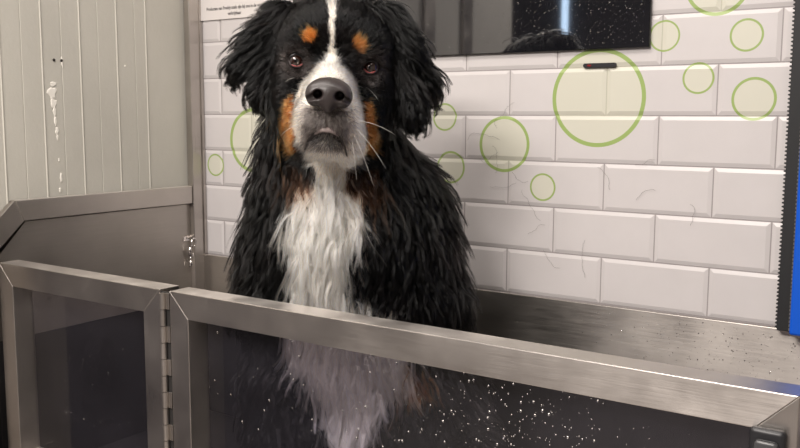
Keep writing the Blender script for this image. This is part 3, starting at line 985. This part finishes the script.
def flow_ear(P):
    left = P[:, 0] < HO[0]
    out = np.zeros_like(P); out[:, 2] = -1.0
    xr = P[:, 0]-HO[0]
    hi = np.clip((P[:, 2]-(HO[2]-.01))/.07, 0, 1)
    out[left, 0] = -.75-.9*hi[left]; out[~left, 0] = .65+.25*hi[~left]
    low = P[:, 2] < HO[2]-.03
    out[left & low, 0] = -.1; out[~left & low, 0] = .25
    return out
def flow_body(P):
    px, py = proj(P)
    out = np.zeros_like(P); out[:, 2] = -1
    out[:, 0] = (px-335)/150*.28
    chest = (np.abs(px-328) < 45) & (py > 190)
    out[chest, 0] *= -.3
    return out
bodym = ~headw & ~isear & (fc[:, 2] > TF+.05)
P = sample(headw, 80000, wt*np.where(hf[:, 1] < -.02, 1.9, 1.0)); P = P[~bare(P)]
h = toH(P)
ln = .010+.006*np.clip((h[:, 1]+.02)/.08, 0, 1)+.012*np.clip((np.abs(h[:, 0])-.065)/.03, 0, 1)*(h[:, 2] < 0)+.014*np.clip((h[:, 2]-.05)/.05, 0, 1)
ln *= rng.uniform(.7, 1.1, len(P))
de = np.minimum(np.linalg.norm(h-np.array([-EYE, 0, 0]), axis=1), np.linalg.norm(h-np.array([EYE, 0, 0]), axis=1)); ln = np.where(de < .022, ln*.5, ln)
dn = sdf_nose(P); ln = np.where(dn < .012, ln*.55, ln)
fur('face_fur', P, ln, flow_face, .22, 5, 6500, .40, .00030, seed=21, jit=.16, locks=.2)
P = sample(isear, 40000, wt)
fur('ear_fur', P, rng.uniform(.038, .066, len(P)), flow_ear, .28, 9, 2200, .88, .00026, seed=31, grav=.3, jit=.22, wave=.25, wfreq=1.3)
px, py = proj(fc)
cw = coat(fc, 0)
isw = (cw.max(1) > .3) & bodym & (py > 160)
P = sample(bodym & ~isw, 165000, wt*np.where(fc[:, 2] < TF+.2, .35, 1))
px, py = proj(P); ln = rng.uniform(.050, .080, len(P)); ln = np.where((px > 275) & (px < 410) & (py > 262) & (py < 345), ln*.5, ln)
ln = np.where((py > 150) & (py < 196) & (px > 296) & (px < 368), ln*.4, ln)
fur('body_fur', P, ln, flow_body, .34, 10, 9500, .84, .00027, seed=41, grav=.5, jit=.20, locks=.35, wave=.3, wfreq=1.4)
P = sample(isw, 52000, wt)
fur('chest_fur', P, rng.uniform(.055, .095, len(P)), flow_body, .36, 10, 2600, .82, .00027, 'long white chest hair', seed=51, grav=.6, jit=.25, wave=.24, wfreq=1.1)
P = sample((fc[:, 2] <= TF+.055), 5000, 1.0)
fur('paw_fur', P, rng.uniform(.010, .016, len(P)), flow_body, .2, 4, 900, .3, .0004, seed=61)

# ---- whiskers
WH = mat('whisker_white', (.75, .72, .68), .35)
for (x0, z0, dx, dy, dz, ln_) in [(.040, -.085, .060, -.010, .002, 1.0), (.041, -.095, .050, -.014, -.040, 1.0), (.040, -.105, .035, -.012, -.058, 1.0), 
                                  (.038, -.112, .014, -.010, -.060, .8), (-.041, -.098, -.045, -.01, -.012, .6), (.050, -.030, .035, -.010, -.012, .7), (-.050, -.028, -.030, -.01, .010, .8)]:
    a = onsurf(x0, z0, -.001); D = HX*dx+HY*dy+HZ*dz
    pts = [a+D*u*ln_+np.array([0, 0, -.018])*u*u*ln_ for u in np.linspace(0, 1, 9)]
    bm = bmesh.new(); tube(bm, pts, list(np.linspace(.00030, .00010, 9)), 5); from_bm('whisker', bm, WH, dog, True)



# ------------------------------------------------------------------ room around (seen in reflections, lit by its lamps)
bm = bmesh.new(); bx(bm, -3.2, 3.2, -4.2, .1, -.06, 0); struct(from_bm('floor', bm, M['floor']))
bm = bmesh.new(); bx(bm, -3.2, 3.2, -4.2, .1, 2.75, 2.83); struct(from_bm('ceiling', bm, M['ceil']))
bm = bmesh.new(); bx(bm, -3.2, 3.2, -4.28, -4.2, 0, 2.75); struct(from_bm('wall_front', bm, M['darkwall']))
bm = bmesh.new(); bx(bm, -.94, -.86, -1.9, 0, 1.22, 2.75); wp = struct(from_bm('wall_partition', bm, M['roomwall']))
bm = bmesh.new(); bx(bm, -.945, -.855, -1.9, 0, 0, 1.22); o = from_bm('dark_reflection_wall', bm, M['darkwall'], wp)  # unseen dark lower half, added to keep the gate panes' reflection dark
for yy in (-.98, -1.22, -1.50):
    bm = bmesh.new(); bx(bm, -.86, -.845, yy-.035, yy+.035, 1.2201, 2.75); from_bm('reflection_strip', bm, M['steel_v'], wp)  # unseen strips, added to put bands into the screen's reflection
bm = bmesh.new(); bx(bm, 2.6, 2.68, -4.2, .0, 0, 2.75); struct(from_bm('wall_right', bm, M['roomwall']))
bm = bmesh.new(); bx(bm, -3.28, -3.2, -4.2, .0, 0, 2.75); struct(from_bm('wall_far_left', bm, M['roomwall']))
# narrow lit window strip in the far wall
mw = bpy.data.materials.new('daylight_pane'); mw.use_nodes = True
b = mw.node_tree.nodes['Principled BSDF']; b.inputs['Emission Color'].default_value = (.55, .75, 1, 1); b.inputs['Emission Strength'].default_value = 9
bm = bmesh.new(); bx(bm, -1.645, -1.605, -4.2, -4.18, 1.9, 2.6); struct(from_bm('window_1', bm, mw))

def area(name, loc_, size, power, col, target=None):
    l = bpy.data.lights.new(name, 'AREA'); l.shape = 'RECTANGLE'; l.size = size[0]; l.size_y = size[1]
    l.energy = power; l.color = col
    o = bpy.data.objects.new(name, l); COL.objects.link(o); o.location = loc_
    if target is not None:
        o.rotation_euler = (Vector(target)-Vector(loc_)).to_track_quat('-Z', 'Y').to_euler()
    return o
WARM = (1.0, .93, .87)
area('ceiling_lamp', (.42, -2.75, 2.70), (1.0, .4), 102, WARM)
area('ceiling_lamp', (-.10, -2.0, 2.70), (.9, .3), 38, WARM)
area('ceiling_lamp', (.15, -.98, 2.70), (1.9, .3), 26, WARM)

w = bpy.data.worlds.new('room_air'); bpy.context.scene.world = w; w.use_nodes = True
w.node_tree.nodes['Background'].inputs[0].default_value = (.5, .47, .44, 1)
w.node_tree.nodes['Background'].inputs[1].default_value = .18

# ------------------------------------------------------------------ camera
cd = bpy.data.cameras.new('camera'); co = bpy.data.objects.new('camera', cd); COL.objects.link(co)
cd.sensor_width = 36; cd.sensor_fit = 'HORIZONTAL'; cd.lens = FPX/800*36
cd.clip_start = .02; cd.clip_end = 50
co.matrix_world = Matrix(((RT[0], UP[0], -FW[0], CAM[0]), (RT[1], UP[1], -FW[1], CAM[1]), (RT[2], UP[2], -FW[2], CAM[2]), (0, 0, 0, 1)))
sc = bpy.context.scene; sc.camera = co
vs_ = sc.view_settings; vs_.view_transform = 'Standard'; vs_.look = 'None'; vs_.gamma = 1; vs_.use_curve_mapping = False
vs_.exposure = -0.10
sc.cycles.max_bounces = 20; sc.cycles.transmission_bounces = 20; sc.cycles.glossy_bounces = 8; sc.cycles.diffuse_bounces = 4; sc.cycles.transparent_max_bounces = 16; sc.cycles.caustics_reflective = False; sc.cycles.caustics_refractive = False
sc.cycles.use_denoising = True
